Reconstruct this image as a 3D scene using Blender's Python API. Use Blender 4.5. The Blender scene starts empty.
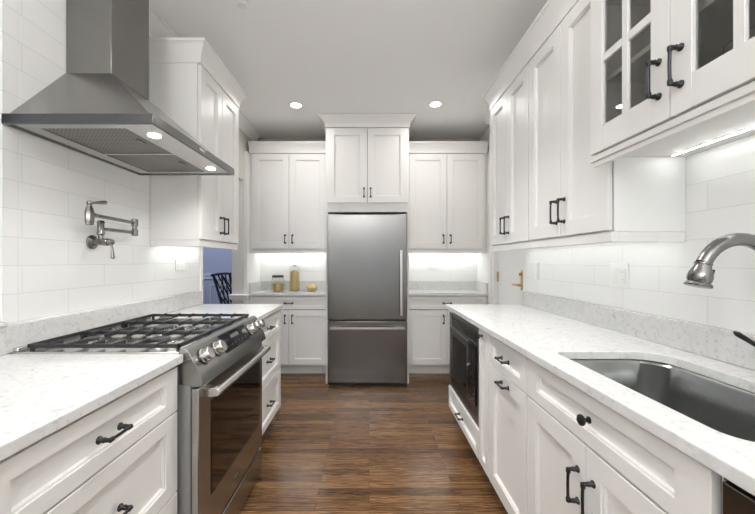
import bpy, bmesh, math, random
from mathutils import Vector, Matrix
random.seed(4)
C = bpy.context.scene.collection
S = bpy.context.scene
PI = math.pi

# ------------------------------------------------------------------ camera, world, exposure, lights
H = 1.255
cam = bpy.data.cameras.new('camera')
co = bpy.data.objects.new('camera', cam)
C.objects.link(co)
co.location = (0, 0, H)
co.rotation_euler = (PI/2, 0, 0)
cam.sensor_width = 36.0
cam.lens = 340.0*36.0/755.0
cam.shift_x = (377.5-369.0)/755.0
cam.shift_y = (261.3-257.0)/755.0
cam.clip_start = 0.02
S.camera = co
S.view_settings.view_transform = 'Standard'
S.view_settings.look = 'None'
S.view_settings.gamma = 1.0
S.view_settings.use_curve_mapping = False
S.view_settings.exposure = -0.15
S.cycles.max_bounces = 14
S.cycles.diffuse_bounces = 7
S.cycles.glossy_bounces = 6
S.cycles.transmission_bounces = 8
S.cycles.sample_clamp_indirect = 6.0

w = bpy.data.worlds.new('world')
S.world = w
w.use_nodes = True
w.node_tree.nodes['Background'].inputs[0].default_value = (0.80, 0.90, 1.0, 1)
w.node_tree.nodes['Background'].inputs[1].default_value = 0.4

CEIL = 2.735
def area(name, loc, rot, sx, sy, watts, col=(1, 1, 1), shape='RECTANGLE', spread=PI):
    l = bpy.data.lights.new(name, 'AREA')
    l.shape = shape
    l.size = sx
    if shape in ('RECTANGLE', 'ELLIPSE'):
        l.size_y = sy
    l.energy = watts
    l.color = col
    l.spread = spread
    o = bpy.data.objects.new(name, l)
    C.objects.link(o)
    o.location = loc
    o.rotation_euler = rot
    return o

WARM = (1.0, 0.985, 0.96)
# recessed ceiling lamps (the first two are in the picture, the rest are added fill out of view)
for i, (x, y) in enumerate([(-0.691, 3.22), (0.627, 3.20), (-0.62, 1.45), (0.60, 1.45), (-0.62, -0.40), (0.60, -0.40), (0.0, -1.6)]):
    area('ceiling_lamp_and_fill', (x, y, CEIL-0.012), (0, 0, 0), 0.10, 0.10, 5.0 if i < 2 else (1.2 if i < 4 else 0.8), WARM, 'DISK', 2.7)
area('added_aisle_fill', (0.0, 1.80, CEIL-0.012), (0, 0, 0), 0.12, 0.12, 12.5, WARM, 'DISK', 1.65)  # added fill light above the aisle, just out of view
# added fill light behind the camera, no lamp body, aimed up at the ceiling
area('added_uplight', (-0.25, -1.8, 1.7), (PI, 0, 0), 0.5, 0.5, 150, (0.985, 0.99, 1.0), 'DISK')
# added fill at the unseen rear window; daylight through the left-hand window
area('added_rear_fill', (0.0, -2.24, 1.35), (PI/2, 0, 0), 2.1, 1.9, 9, (0.95, 0.975, 1.0))
area('side_window_daylight', (-1.46, 0.62, 1.70), (0, -PI/2, 0), 1.1, 0.9, 1.0, (0.95, 0.975, 1.0))
# added unseen fill light for the dining room
area('added_dining_fill', (-2.6, 3.6, 2.2), (0, -0.9, 0.6), 0.9, 1.2, 40, (0.86, 0.92, 1.0))

# ------------------------------------------------------------------ materials
def newmat(name):
    m = bpy.data.materials.new(name)
    m.use_nodes = True
    return m, m.node_tree, m.node_tree.nodes['Principled BSDF']

def pm(name, col, rough=0.5, metal=0.0, noise=0.03, nscale=30, bump=0.0, coat=0.0, spec=0.5, stretch=(1, 1, 1)):
    m, t, b = newmat(name)
    b.inputs['Roughness'].default_value = rough
    b.inputs['Metallic'].default_value = metal
    b.inputs['Coat Weight'].default_value = coat
    b.inputs['Specular IOR Level'].default_value = spec
    tc = t.nodes.new('ShaderNodeTexCoord')
    mp = t.nodes.new('ShaderNodeMapping')
    mp.inputs['Scale'].default_value = stretch
    t.links.new(tc.outputs['Object'], mp.inputs[0])
    n = t.nodes.new('ShaderNodeTexNoise')
    n.inputs['Scale'].default_value = nscale
    n.inputs['Detail'].default_value = 3
    t.links.new(mp.outputs[0], n.inputs['Vector'])
    r = t.nodes.new('ShaderNodeMix')
    r.data_type = 'RGBA'
    lo = [max(0, c*(1-noise)) for c in col]
    hi = [min(1, c*(1+noise)) for c in col]
    r.inputs[6].default_value = (*lo, 1)
    r.inputs[7].default_value = (*hi, 1)
    t.links.new(n.outputs['Fac'], r.inputs[0])
    t.links.new(r.outputs[2], b.inputs['Base Color'])
    if bump:
        bp = t.nodes.new('ShaderNodeBump')
        bp.inputs['Strength'].default_value = bump
        bp.inputs['Distance'].default_value = 0.002
        t.links.new(n.outputs['Fac'], bp.inputs['Height'])
        t.links.new(bp.outputs[0], b.inputs['Normal'])
    return m

def tile_mat(name, axis, off_u, row, length, z0):
    m, t, b = newmat(name)
    geo = t.nodes.new('ShaderNodeNewGeometry')
    sep = t.nodes.new('ShaderNodeSeparateXYZ')
    t.links.new(geo.outputs['Position'], sep.inputs[0])
    cmb = t.nodes.new('ShaderNodeCombineXYZ')
    a = t.nodes.new('ShaderNodeMath'); a.operation = 'ADD'; a.inputs[1].default_value = off_u
    t.links.new(sep.outputs[axis], a.inputs[0])
    z = t.nodes.new('ShaderNodeMath'); z.operation = 'SUBTRACT'; z.inputs[1].default_value = z0
    t.links.new(sep.outputs[2], z.inputs[0])
    t.links.new(a.outputs[0], cmb.inputs[0])
    t.links.new(z.outputs[0], cmb.inputs[1])
    br = t.nodes.new('ShaderNodeTexBrick')
    br.offset = 0.5
    br.inputs['Scale'].default_value = 1.0
    br.inputs['Brick Width'].default_value = length
    br.inputs['Row Height'].default_value = row
    br.inputs['Mortar Size'].default_value = 0.0012
    br.inputs['Mortar Smooth'].default_value = 0.3
    br.inputs['Color1'].default_value = (0.86, 0.86, 0.845, 1)
    br.inputs['Color2'].default_value = (0.83, 0.83, 0.815, 1)
    br.inputs['Mortar'].default_value = (0.68, 0.67, 0.65, 1)
    t.links.new(cmb.outputs[0], br.inputs['Vector'])
    t.links.new(br.outputs['Color'], b.inputs['Base Color'])
    b.inputs['Roughness'].default_value = 0.16
    n = t.nodes.new('ShaderNodeTexNoise'); n.inputs['Scale'].default_value = 7.0
    t.links.new(geo.outputs['Position'], n.inputs['Vector'])
    mul = t.nodes.new('ShaderNodeMath'); mul.operation = 'MULTIPLY'; mul.inputs[1].default_value = 0.6
    t.links.new(n.outputs['Fac'], mul.inputs[0])
    sub = t.nodes.new('ShaderNodeMath'); sub.operation = 'SUBTRACT'
    t.links.new(mul.outputs[0], sub.inputs[0]); t.links.new(br.outputs['Fac'], sub.inputs[1])
    bp = t.nodes.new('ShaderNodeBump'); bp.inputs['Strength'].default_value = 0.35; bp.inputs['Distance'].default_value = 0.003
    t.links.new(sub.outputs[0], bp.inputs['Height'])
    t.links.new(bp.outputs[0], b.inputs['Normal'])
    return m

def quartz_mat(name, base, fleck, fleck_amt, rough):
    m, t, b = newmat(name)
    geo = t.nodes.new('ShaderNodeNewGeometry')
    n1 = t.nodes.new('ShaderNodeTexNoise'); n1.inputs['Scale'].default_value = 14; n1.inputs['Detail'].default_value = 6; n1.inputs['Distortion'].default_value = 1.6
    n2 = t.nodes.new('ShaderNodeTexNoise'); n2.inputs['Scale'].default_value = 60; n2.inputs['Detail'].default_value = 4
    n3 = t.nodes.new('ShaderNodeTexNoise'); n3.inputs['Scale'].default_value = 3.0; n3.inputs['Detail'].default_value = 5; n3.inputs['Distortion'].default_value = 2.2
    for n in (n1, n2, n3):
        t.links.new(geo.outputs['Position'], n.inputs['Vector'])
    r1 = t.nodes.new('ShaderNodeValToRGB'); r1.color_ramp.elements[0].position = 0.60; r1.color_ramp.elements[1].position = 0.72
    r2 = t.nodes.new('ShaderNodeValToRGB'); r2.color_ramp.elements[0].position = 0.56; r2.color_ramp.elements[1].position = 0.74
    r3 = t.nodes.new('ShaderNodeValToRGB')
    r3.color_ramp.elements[0].position = 0.46; r3.color_ramp.elements[0].color = (0, 0, 0, 1)
    r3.color_ramp.elements[1].position = 0.50; r3.color_ramp.elements[1].color = (1, 1, 1, 1)
    e = r3.color_ramp.elements.new(0.54); e.color = (0, 0, 0, 1)
    t.links.new(n1.outputs['Fac'], r1.inputs[0]); t.links.new(n2.outputs['Fac'], r2.inputs[0]); t.links.new(n3.outputs['Fac'], r3.inputs[0])
    prod = t.nodes.new('ShaderNodeMath'); prod.operation = 'MAXIMUM'
    t.links.new(r1.outputs[0], prod.inputs[0]); t.links.new(r2.outputs[0], prod.inputs[1])
    half = t.nodes.new('ShaderNodeMath'); half.operation = 'MULTIPLY'; half.inputs[1].default_value = 0.28
    t.links.new(r3.outputs[0], half.inputs[0])
    mx = t.nodes.new('ShaderNodeMath'); mx.operation = 'MAXIMUM'
    t.links.new(prod.outputs[0], mx.inputs[0]); t.links.new(half.outputs[0], mx.inputs[1])
    sc = t.nodes.new('ShaderNodeMath'); sc.operation = 'MULTIPLY'; sc.inputs[1].default_value = fleck_amt
    t.links.new(mx.outputs[0], sc.inputs[0])
    mix = t.nodes.new('ShaderNodeMix'); mix.data_type = 'RGBA'
    mix.inputs[6].default_value = (*base, 1); mix.inputs[7].default_value = (*fleck, 1)
    t.links.new(sc.outputs[0], mix.inputs[0])
    t.links.new(mix.outputs[2], b.inputs['Base Color'])
    b.inputs['Roughness'].default_value = rough
    return m

def floor_mat():
    m, t, b = newmat('oak_strip_floor')
    geo = t.nodes.new('ShaderNodeNewGeometry')
    br = t.nodes.new('ShaderNodeTexBrick')
    br.offset = 0.37; br.offset_frequency = 2
    br.inputs['Scale'].default_value = 1.0
    br.inputs['Brick Width'].default_value = 0.74
    br.inputs['Row Height'].default_value = 0.057
    br.inputs['Mortar Size'].default_value = 0.0009
    br.inputs['Mortar Smooth'].default_value = 0.2
    br.inputs['Color1'].default_value = (0, 0, 0, 1)
    br.inputs['Color2'].default_value = (1, 1, 1, 1)
    br.inputs['Mortar'].default_value = (0, 0, 0, 1)
    t.links.new(geo.outputs['Position'], br.inputs['Vector'])
    # grain, shifted per plank
    mp = t.nodes.new('ShaderNodeMapping'); mp.inputs['Scale'].default_value = (2.2, 34, 1)
    add = t.nodes.new('ShaderNodeVectorMath'); add.operation = 'MULTIPLY_ADD'
    add.inputs[1].default_value = (7.0, 3.0, 0)
    t.links.new(br.outputs['Color'], add.inputs[0]); t.links.new(geo.outputs['Position'], add.inputs[2])
    t.links.new(add.outputs[0], mp.inputs[0])
    n = t.nodes.new('ShaderNodeTexNoise'); n.inputs['Scale'].default_value = 2.2; n.inputs['Detail'].default_value = 7; n.inputs['Roughness'].default_value = 0.65; n.inputs['Distortion'].default_value = 0.9
    t.links.new(mp.outputs[0], n.inputs['Vector'])
    n2 = t.nodes.new('ShaderNodeTexNoise'); n2.inputs['Scale'].default_value = 9; n2.inputs['Detail'].default_value = 4
    mp2 = t.nodes.new('ShaderNodeMapping'); mp2.inputs['Scale'].default_value = (1, 9, 1)
    t.links.new(add.outputs[0], mp2.inputs[0]); t.links.new(mp2.outputs[0], n2.inputs['Vector'])
    ramp = t.nodes.new('ShaderNodeValToRGB')
    ramp.color_ramp.elements[0].position = 0.30; ramp.color_ramp.elements[0].color = (0.016, 0.0075, 0.003, 1)
    ramp.color_ramp.elements[1].position = 0.74; ramp.color_ramp.elements[1].color = (0.25, 0.138, 0.062, 1)
    e = ramp.color_ramp.elements.new(0.52); e.color = (0.100, 0.047, 0.018, 1)
    # factor = grain*0.75 + plank*0.3
    a = t.nodes.new('ShaderNodeMath'); a.operation = 'MULTIPLY'; a.inputs[1].default_value = 0.20
    t.links.new(br.outputs['Color'], a.inputs[0])
    c2 = t.nodes.new('ShaderNodeMath'); c2.operation = 'MULTIPLY_ADD'; c2.inputs[1].default_value = 0.62
    t.links.new(n.outputs['Fac'], c2.inputs[0]); t.links.new(a.outputs[0], c2.inputs[2])
    c3 = t.nodes.new('ShaderNodeMath'); c3.operation = 'MULTIPLY_ADD'; c3.inputs[1].default_value = 0.26
    t.links.new(n2.outputs['Fac'], c3.inputs[0]); t.links.new(c2.outputs[0], c3.inputs[2])
    mp3 = t.nodes.new('ShaderNodeMapping'); mp3.inputs['Scale'].default_value = (0.16, 1.0, 1)
    t.links.new(add.outputs[0], mp3.inputs[0])
    wv = t.nodes.new('ShaderNodeTexWave'); wv.bands_direction = 'Y'; wv.inputs['Scale'].default_value = 26; wv.inputs['Distortion'].default_value = 9; wv.inputs['Detail'].default_value = 3; wv.inputs['Detail Scale'].default_value = 1.6
    t.links.new(mp3.outputs[0], wv.inputs['Vector'])
    c4 = t.nodes.new('ShaderNodeMath'); c4.operation = 'MULTIPLY_ADD'; c4.inputs[1].default_value = 0.17
    t.links.new(wv.outputs['Fac'], c4.inputs[0]); t.links.new(c3.outputs[0], c4.inputs[2])
    c5 = t.nodes.new('ShaderNodeMath'); c5.operation = 'SUBTRACT'; c5.inputs[1].default_value = 0.085
    t.links.new(c4.outputs[0], c5.inputs[0])
    t.links.new(c5.outputs[0], ramp.inputs[0])
    b.inputs['Specular IOR Level'].default_value = 0.34
    dark = t.nodes.new('ShaderNodeMix'); dark.data_type = 'RGBA'; dark.inputs[7].default_value = (0.012, 0.006, 0.004, 1)
    t.links.new(br.outputs['Fac'], dark.inputs[0]); t.links.new(ramp.outputs[0], dark.inputs[6])
    t.links.new(dark.outputs[2], b.inputs['Base Color'])
    b.inputs['Roughness'].default_value = 0.22
    bp = t.nodes.new('ShaderNodeBump'); bp.inputs['Strength'].default_value = 0.18; bp.inputs['Distance'].default_value = 0.002
    sub = t.nodes.new('ShaderNodeMath'); sub.operation = 'SUBTRACT'
    t.links.new(n.outputs['Fac'], sub.inputs[0]); t.links.new(br.outputs['Fac'], sub.inputs[1])
    t.links.new(sub.outputs[0], bp.inputs['Height']); t.links.new(bp.outputs[0], b.inputs['Normal'])
    return m

def steel_mat(name, col, rough, stretch, bump=0.05):
    m = pm(name, col, rough, 1.0, 0.05, 6, bump, 0, 0.5, stretch)
    return m

def glass_mat(name, col=(1, 1, 1), rough=0.0, ior=1.45):
    m, t, b = newmat(name)
    b.inputs['Base Color'].default_value = (*col, 1)
    b.inputs['Roughness'].default_value = rough
    b.inputs['IOR'].default_value = ior
    b.inputs['Transmission Weight'].default_value = 1.0
    return m

def emis(name, col, s):
    m, t, b = newmat(name)
    b.inputs['Base Color'].default_value = (*col, 1)
    b.inputs['Emission Color'].default_value = (*col, 1)
    b.inputs['Emission Strength'].default_value = s
    return m

def mesh_filter_mat():
    m, t, b = newmat('filter_mesh')
    tc = t.nodes.new('ShaderNodeNewGeometry')
    v = t.nodes.new('ShaderNodeTexVoronoi'); v.inputs['Scale'].default_value = 62; v.inputs['Randomness'].default_value = 0.0
    t.links.new(tc.outputs['Position'], v.inputs['Vector'])
    r = t.nodes.new('ShaderNodeValToRGB')
    r.color_ramp.elements[0].position = 0.32; r.color_ramp.elements[0].color = (0.015, 0.013, 0.012, 1)
    r.color_ramp.elements[1].position = 0.52; r.color_ramp.elements[1].color = (0.34, 0.32, 0.30, 1)
    t.links.new(v.outputs['Distance'], r.inputs[0]); t.links.new(r.outputs[0], b.inputs['Base Color'])
    b.inputs['Metallic'].default_value = 0.8; b.inputs['Roughness'].default_value = 0.42
    return m

CAB = (0.80, 0.788, 0.768)
M = dict(
    cab=pm('cabinet_paint', CAB, 0.38, 0, 0.012, 20),
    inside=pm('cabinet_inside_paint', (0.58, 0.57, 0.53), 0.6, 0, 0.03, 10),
    wall=pm('wall_paint', (0.87, 0.865, 0.85), 0.6, 0, 0.015, 40, 0.05),
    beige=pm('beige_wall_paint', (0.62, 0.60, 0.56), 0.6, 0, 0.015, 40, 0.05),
    wall_shade=pm('wall_shade_paint', (0.36, 0.33, 0.28), 0.7, 0, 0.02, 40, 0.04),  # dark tone carries the shade above the back cabinets
    trim=pm('trim_paint', (0.84, 0.83, 0.81), 0.4, 0, 0.012, 20),
    ceil=pm('ceiling_paint', (0.92, 0.92, 0.915), 0.8, 0, 0.01, 40, 0.04),
    blue=pm('blue_wall_paint', (0.27, 0.30, 0.42), 0.6, 0, 0.03, 20),
    bluelight=pm('blue_wainscot_paint', (0.40, 0.42, 0.53), 0.5, 0, 0.02, 20),
    tileL=tile_mat('white_tile_left', 1, -1.318, 0.1075, 0.41, 1.024),
    tileE=tile_mat('white_tile_edge', 1, 8.0, 0.1075, 40.0, 1.024),
    grout=pm('grout', (0.60, 0.59, 0.57), 0.8),
    tileR=tile_mat('white_tile_right', 1, -1.02, 0.104, 0.41, 1.024),
    tileB=tile_mat('white_tile_back', 0, 0.05, 0.104, 0.41, 1.024),
    quartz=quartz_mat('white_quartz', (0.73, 0.73, 0.722), (0.36, 0.35, 0.34), 0.5, 0.12),
    splash=quartz_mat('quartz_splash', (0.65, 0.647, 0.638), (0.36, 0.35, 0.335), 0.6, 0.14),
    floor=floor_mat(),
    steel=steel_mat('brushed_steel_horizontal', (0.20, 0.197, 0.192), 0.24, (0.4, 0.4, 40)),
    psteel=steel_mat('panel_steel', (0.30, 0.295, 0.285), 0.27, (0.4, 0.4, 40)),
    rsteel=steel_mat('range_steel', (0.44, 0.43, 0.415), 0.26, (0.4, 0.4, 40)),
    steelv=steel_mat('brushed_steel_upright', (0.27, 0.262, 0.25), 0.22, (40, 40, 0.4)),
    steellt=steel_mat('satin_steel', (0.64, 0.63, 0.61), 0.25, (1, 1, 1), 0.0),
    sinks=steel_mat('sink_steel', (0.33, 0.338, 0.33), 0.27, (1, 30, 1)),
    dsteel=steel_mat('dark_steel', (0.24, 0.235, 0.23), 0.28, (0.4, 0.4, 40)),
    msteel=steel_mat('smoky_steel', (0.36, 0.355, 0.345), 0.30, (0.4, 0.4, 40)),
    pewter=pm('dark_pewter', (0.045, 0.045, 0.048), 0.35, 0.85, 0.1, 60),
    nickel=pm('brushed_gunmetal', (0.24, 0.23, 0.22), 0.24, 1.0, 0.06, 50),
    faucet=pm('brushed_nickel', (0.22, 0.22, 0.216), 0.22, 1.0, 0.05, 40),
    iron=pm('cast_iron', (0.018, 0.018, 0.019), 0.5, 0, 0.2, 200, 0.3),
    black=pm('black_plastic', (0.012, 0.012, 0.013), 0.35, 0, 0.1, 60),
    bglass=pm('black_glass', (0.008, 0.008, 0.009), 0.10, 0, 0.05, 10, 0, 0.12),
    oven=pm('oven_glass', (0.014, 0.009, 0.007), 0.07, 0, 0.05, 10, 0, 0.2),
    grey=pm('grey_enamel', (0.30, 0.305, 0.30), 0.35, 0.5, 0.03, 10),
    brass=pm('aged_brass', (0.52, 0.36, 0.13), 0.28, 1.0, 0.08, 40),
    plastic=pm('white_plastic', (0.84, 0.84, 0.82), 0.3, 0, 0.01, 20),
    slot=pm('grey_slot', (0.32, 0.32, 0.31), 0.5, 0, 0.02, 20),
    keys=pm('dim_key_print', (0.10, 0.10, 0.105), 0.5, 0, 0.02, 20),
    pasta=pm('dry_pasta', (0.72, 0.52, 0.16), 0.6, 0, 0.25, 120, 0.8),
    lid=pm('dark_jar_lid', (0.04, 0.045, 0.05), 0.45, 0, 0.1, 50),
    chair=pm('black_lacquer', (0.010, 0.010, 0.011), 0.25, 0, 0.1, 30),
    glass=glass_mat('clear_glass'),
    pane=glass_mat('window_glass', (1, 1, 1), 0.0, 1.05),
    cabglass=glass_mat('cabinet_glass', (0.90, 0.90, 0.89), 0.0, 1.35),
    lamp=emis('lamp_glow', (1.0, 0.97, 0.92), 14),
    led=emis('led_glow', (0.96, 1.0, 0.97), 9),
    leddot=emis('led_dot_glow', (0.97, 1.0, 0.985), 80),
    hoodlamp=emis('hood_lamp_glow', (1.0, 0.95, 0.86), 10),
    mesh=mesh_filter_mat(),
    gap_shade=pm('gap_shade_paint', (0.03, 0.028, 0.025), 0.8, 0, 0.05, 20),  # near-black, paints shade into the cabinet gaps
    panelwhite=pm('white_laminate', (0.84, 0.845, 0.83), 0.42, 0, 0.01, 20),
)

# ------------------------------------------------------------------ mesh helpers
WL = {}
class MB:
    def __init__(s):
        s.v = []; s.f = []
    def add(s, vs, fs):
        o = len(s.v)
        s.v += [Vector(p) for p in vs]
        s.f += [[i+o for i in f] for f in fs]
        return s
    def box(s, x0, y0, z0, x1, y1, z1):
        vs = [(x, y, z) for z in (z0, z1) for y in (y0, y1) for x in (x0, x1)]
        return s.add(vs, [(0, 2, 3, 1), (4, 5, 7, 6), (0, 1, 5, 4), (2, 6, 7, 3), (0, 4, 6, 2), (1, 3, 7, 5)])
    def boxf(s, F, u0, u1, v0, v1, n0, n1):
        vs = [F(u, v, n) for n in (n0, n1) for v in (v0, v1) for u in (u0, u1)]
        return s.add(vs, [(0, 2, 3, 1), (4, 5, 7, 6), (0, 1, 5, 4), (2, 6, 7, 3), (0, 4, 6, 2), (1, 3, 7, 5)])
    def loft(s, rings, cap0=True, cap1=True, closed=True):
        n = len(rings[0]); vs = [p for r in rings for p in r]; fs = []
        for k in range(len(rings)-1):
            for i in range(n if closed else n-1):
                j = (i+1) % n
                fs.append((k*n+i, k*n+j, (k+1)*n+j, (k+1)*n+i))
        if cap0: fs.append(tuple(reversed(range(n))))
        if cap1: fs.append(tuple(range((len(rings)-1)*n, len(rings)*n)))
        return s.add(vs, fs)
    def prism(s, poly, p0, axis):
        """poly: list of 3D points; extruded by vector axis"""
        a = Vector(axis)
        return s.loft([[Vector(p) for p in poly], [Vector(p)+a for p in poly]])
    def tube(s, path, r, n=12, caps=True, flat=1.0):
        P = [Vector(p) for p in path]
        R = r if isinstance(r, (list, tuple)) else [r]*len(P)
        T = []
        for i in range(len(P)):
            a = P[max(i-1, 0)]; b = P[min(i+1, len(P)-1)]
            T.append((b-a).normalized())
        up = Vector((0, 0, 1)) if abs(T[0].z) < 0.9 else Vector((1, 0, 0))
        N = (up - T[0]*up.dot(T[0])).normalized()
        rings = []
        for i in range(len(P)):
            N = (N - T[i]*N.dot(T[i])).normalized()
            B = T[i].cross(N)
            rings.append([P[i] + (N*math.cos(2*PI*k/n)*flat + B*math.sin(2*PI*k/n))*R[i] for k in range(n)])
        return s.loft(rings, caps, caps)
    def lathe(s, o, axis, prof, n=24, cap0=True, cap1=True):
        o = Vector(o); A = Vector(axis).normalized()
        up = Vector((0, 0, 1)) if abs(A.z) < 0.9 else Vector((1, 0, 0))
        N = (up - A*up.dot(A)).normalized(); B = A.cross(N)
        rings = [[o + A*h + (N*math.cos(2*PI*k/n)+B*math.sin(2*PI*k/n))*max(r, 1e-5) for k in range(n)] for r, h in prof]
        return s.loft(rings, cap0, cap1)
    def build(s, name, mat, parent=None, bevel=0.0, smooth=35, loc=None, seg=2):
        me = bpy.data.meshes.new(name)
        lo = Vector((min(p.x for p in s.v), min(p.y for p in s.v), min(p.z for p in s.v)))
        hi = Vector((max(p.x for p in s.v), max(p.y for p in s.v), max(p.z for p in s.v)))
        c = Vector(loc) if loc is not None else Vector(((lo.x+hi.x)/2, (lo.y+hi.y)/2, lo.z))
        me.from_pydata([p-c for p in s.v], [], s.f)
        bm = bmesh.new(); bm.from_mesh(me)
        bmesh.ops.recalc_face_normals(bm, faces=bm.faces)
        bm.to_mesh(me); bm.free()
        me.shade_smooth()
        me.set_sharp_from_angle(angle=math.radians(smooth))
        me.materials.append(M[mat])
        o = bpy.data.objects.new(name, me)
        C.objects.link(o)
        if parent is not None:
            o.parent = parent
            o.location = c - WL[parent.name]
        else:
            o.location = c
        WL[o.name] = c
        if bevel:
            bv = o.modifiers.new('bevel', 'BEVEL')
            bv.width = bevel; bv.segments = seg; bv.limit_method = 'ANGLE'; bv.angle_limit = math.radians(35)
            bv.harden_normals = False
        return o

def tag(o, label, cat, group=None):
    o['label'] = label; o['category'] = cat
    if group: o['group'] = group
    return o
def thing(name, label, cat, loc, group=None):
    o = bpy.data.objects.new(name, None)
    C.objects.link(o)
    o.empty_display_size = 0.05
    o.location = loc
    WL[o.name] = Vector(loc)
    return tag(o, label, cat, group)
def struct(o):
    o['kind'] = 'structure'
    return o
def sbox(name, mat, *b, bevel=0):
    return struct(MB().box(*b).build(name, mat, None, bevel))

def frame(o, u, v, n):
    o = Vector(o); u = Vector(u); v = Vector(v); n = Vector(n)
    return lambda a, b, c: o + u*a + v*b + n*c
# faces of the three cabinet runs: u runs along the run, v up, n out into the room
def FL(x): return frame((x, 0, 0), (0, 1, 0), (0, 0, 1), (1, 0, 0))
def FR(x): return frame((x, 0, 0), (0, 1, 0), (0, 0, 1), (-1, 0, 0))
def FB(y): return frame((0, y, 0), (1, 0, 0), (0, 0, 1), (0, -1, 0))

DT = 0.020
def panel_mesh(F, u0, u1, v0, v1, s=0.062, t=DT, n0=0.002, sv=None):
    k = (s-sv) if sv else 0
    def R(d, n):
        e = d-(k if d >= s else 0)
        return [F(u0+d, v0+e, n), F(u1-d, v0+e, n), F(u1-d, v1-e, n), F(u0+d, v1-e, n)]
    b = MB()
    b.loft([R(0.001, n0), R(0, n0+0.001), R(0, n0+t-0.0015), R(0.0015, n0+t), R(s, n0+t), R(s+0.001, n0+t-0.004), R(s+0.006, n0+t-0.005), R(s+0.008, n0+t-0.014)])
    return b

def handle(parent, F, u, v, length, vertical=True, name='handle', n0=DT+0.001, reach=0.030, r=0.0043):
    """bar pull with two round feet; centre (u,v) on the door front"""
    b = MB(); h = length/2
    d = (0, 1) if vertical else (1, 0)
    def P(a, n): return F(u+d[0]*a, v+d[1]*a, n)
    nax = F(0, 0, 1)-F(0, 0, 0)
    for sgn in (-1, 1):
        b.lathe(P(sgn*h, n0), nax, [(0.0105, 0), (0.0105, 0.003), (0.0075, 0.006), (0.006, 0.011), (0.0075, 0.014), (0.0058, 0.018), (0.0055, reach)], 14)
        b.lathe(P(sgn*(h+0.004), n0+reach), P(-sgn*1, 0)-P(0, 0), [(0.0045, 0), (0.0066, 0.002), (0.0066, 0.013), (0.0045, 0.017)], 12)
    b.tube([P(-h, n0+reach), P(-h*0.5, n0+reach+0.001), P(0, n0+reach+0.0015), P(h*0.5, n0+reach+0.001), P(h, n0+reach)], r, 10)
    return b.build(name, 'pewter', parent)

def knob(parent, F, u, v, n0=DT+0.001, r=0.016, name='knob', mat='pewter'):
    nax = F(0, 0, 1)-F(0, 0, 0)
    return MB().lathe(F(u, v, n0), nax, [(r*0.62, 0), (r*0.62, 0.003), (r*0.36, 0.006), (r*0.36, 0.013), (r*0.85, 0.018), (r, 0.022), (r*0.95, 0.027), (r*0.6, 0.031), (r*0.1, 0.0325)], 20).build(name, mat, parent)

def door(parent, F, u0, u1, v0, v1, name='door', s=0.062, hu=None, hv=None, hl=0.105, vertical=True, g=0.0022):
    o = panel_mesh(F, u0+g, u1-g, v0+g, v1-g, s).build(name, 'cab', parent)
    if hu is not None:
        handle(o, F, hu, hv, hl, vertical)
    return o

def crown_mesh(x0, y0, x1, y1, z0, prof, ex):
    """ex = which sides flare: (x0,x1,y0,y1) booleans"""
    rings = []
    for off, z in prof:
        a = x0-(off if ex[0] else 0); b = x1+(off if ex[1] else 0)
        c = y0-(off if ex[2] else 0); d = y1+(off if ex[3] else 0)
        rings.append([(a, c, z0+z), (b, c, z0+z), (b, d, z0+z), (a, d, z0+z)])
    return MB().loft(rings)
def crown_prof(h, p):
    pr = [(0.0, 0.0), (0.004, 0.001), (0.004, 0.012)]
    for k in range(1, 9):
        t = k/8
        pr.append((0.004+(p-0.008)*(1-math.cos(t*PI/2))**1.0, 0.012+(h-0.03)*math.sin(t*PI/2)**0.9 if False else 0.012+(h-0.03)*t))
    pr += [(p, h-0.016), (p, h)]
    return pr

# ------------------------------------------------------------------ the room
XL, XR, YB = -1.345, 1.220, 4.08
YR = -2.3
sbox('floor', 'floor', -3.6, YR-0.1, -0.06, 1.6, 5.6, 0)
sbox('ceiling', 'ceil', -3.6, YR-0.1, CEIL, 1.6, 5.6, CEIL+0.08)
# left wall: window bay near the camera, tiled stretch behind the range, opening to the dining room, short pier
T = 0.12
WY0, WY1 = 0.10, 1.248
b = MB()
b.box(XL-T, YR, 0, XL, WY0, CEIL)
b.box(XL-T, WY0, 0, XL, WY1, 1.02)
b.box(XL-T, WY0, 2.30, XL, WY1, CEIL)
struct(b.build('wall_left', 'wall'))
OY0, OY1 = 2.735, 3.63
b = MB()
b.box(XL-T, 1.304, 0, XL, 2.70, CEIL)
struct(b.build('wall_left_tile', 'tileL'))
sbox('wall_left_edge_tile', 'tileE', XL-T, WY1, 0, XL, 1.3025, CEIL)
sbox('wall_left_grout', 'grout', XL-T, 1.3025, 0, XL-.0008, 1.304, CEIL)
b = MB()
b.box(XL-T, OY1, 0, XL, YB, CEIL)
b.box(XL-T, 2.735, 2.12, XL, OY1, CEIL)
struct(b.build('wall_left_pier', 'beige'))
b = MB()                                    # white casing around the opening
b.box(XL-T-0.004, 2.70, 0, XL+0.012, OY0, 2.12)
b.box(XL-T-0.004, 2.70, 2.12, XL+0.012, 2.735, 2.20)
struct(b.build('trim_1', 'trim', None, 0.003))
b = MB()                                    # chair rail around the pier
for z0, z1, p in ((0.845, 0.862, 0.018), (0.862, 0.888, 0.035), (0.888, 0.900, 0.050)):
    b.box(XL-T-0.02, OY1-0.004-p*0.6, z0, XL+p*1.3, 3.658, z1)
struct(b.build('trim_2', 'trim', None, 0.004))
b = MB()
for z0, z1, p in ((0.0, 0.11, 0.014), (0.11, 0.125, 0.008)):
    b.box(XL-T, OY1-p, z0, XL+p, 3.658, z1)
struct(b.build('baseboard_left', 'trim', None, 0.002))
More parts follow.
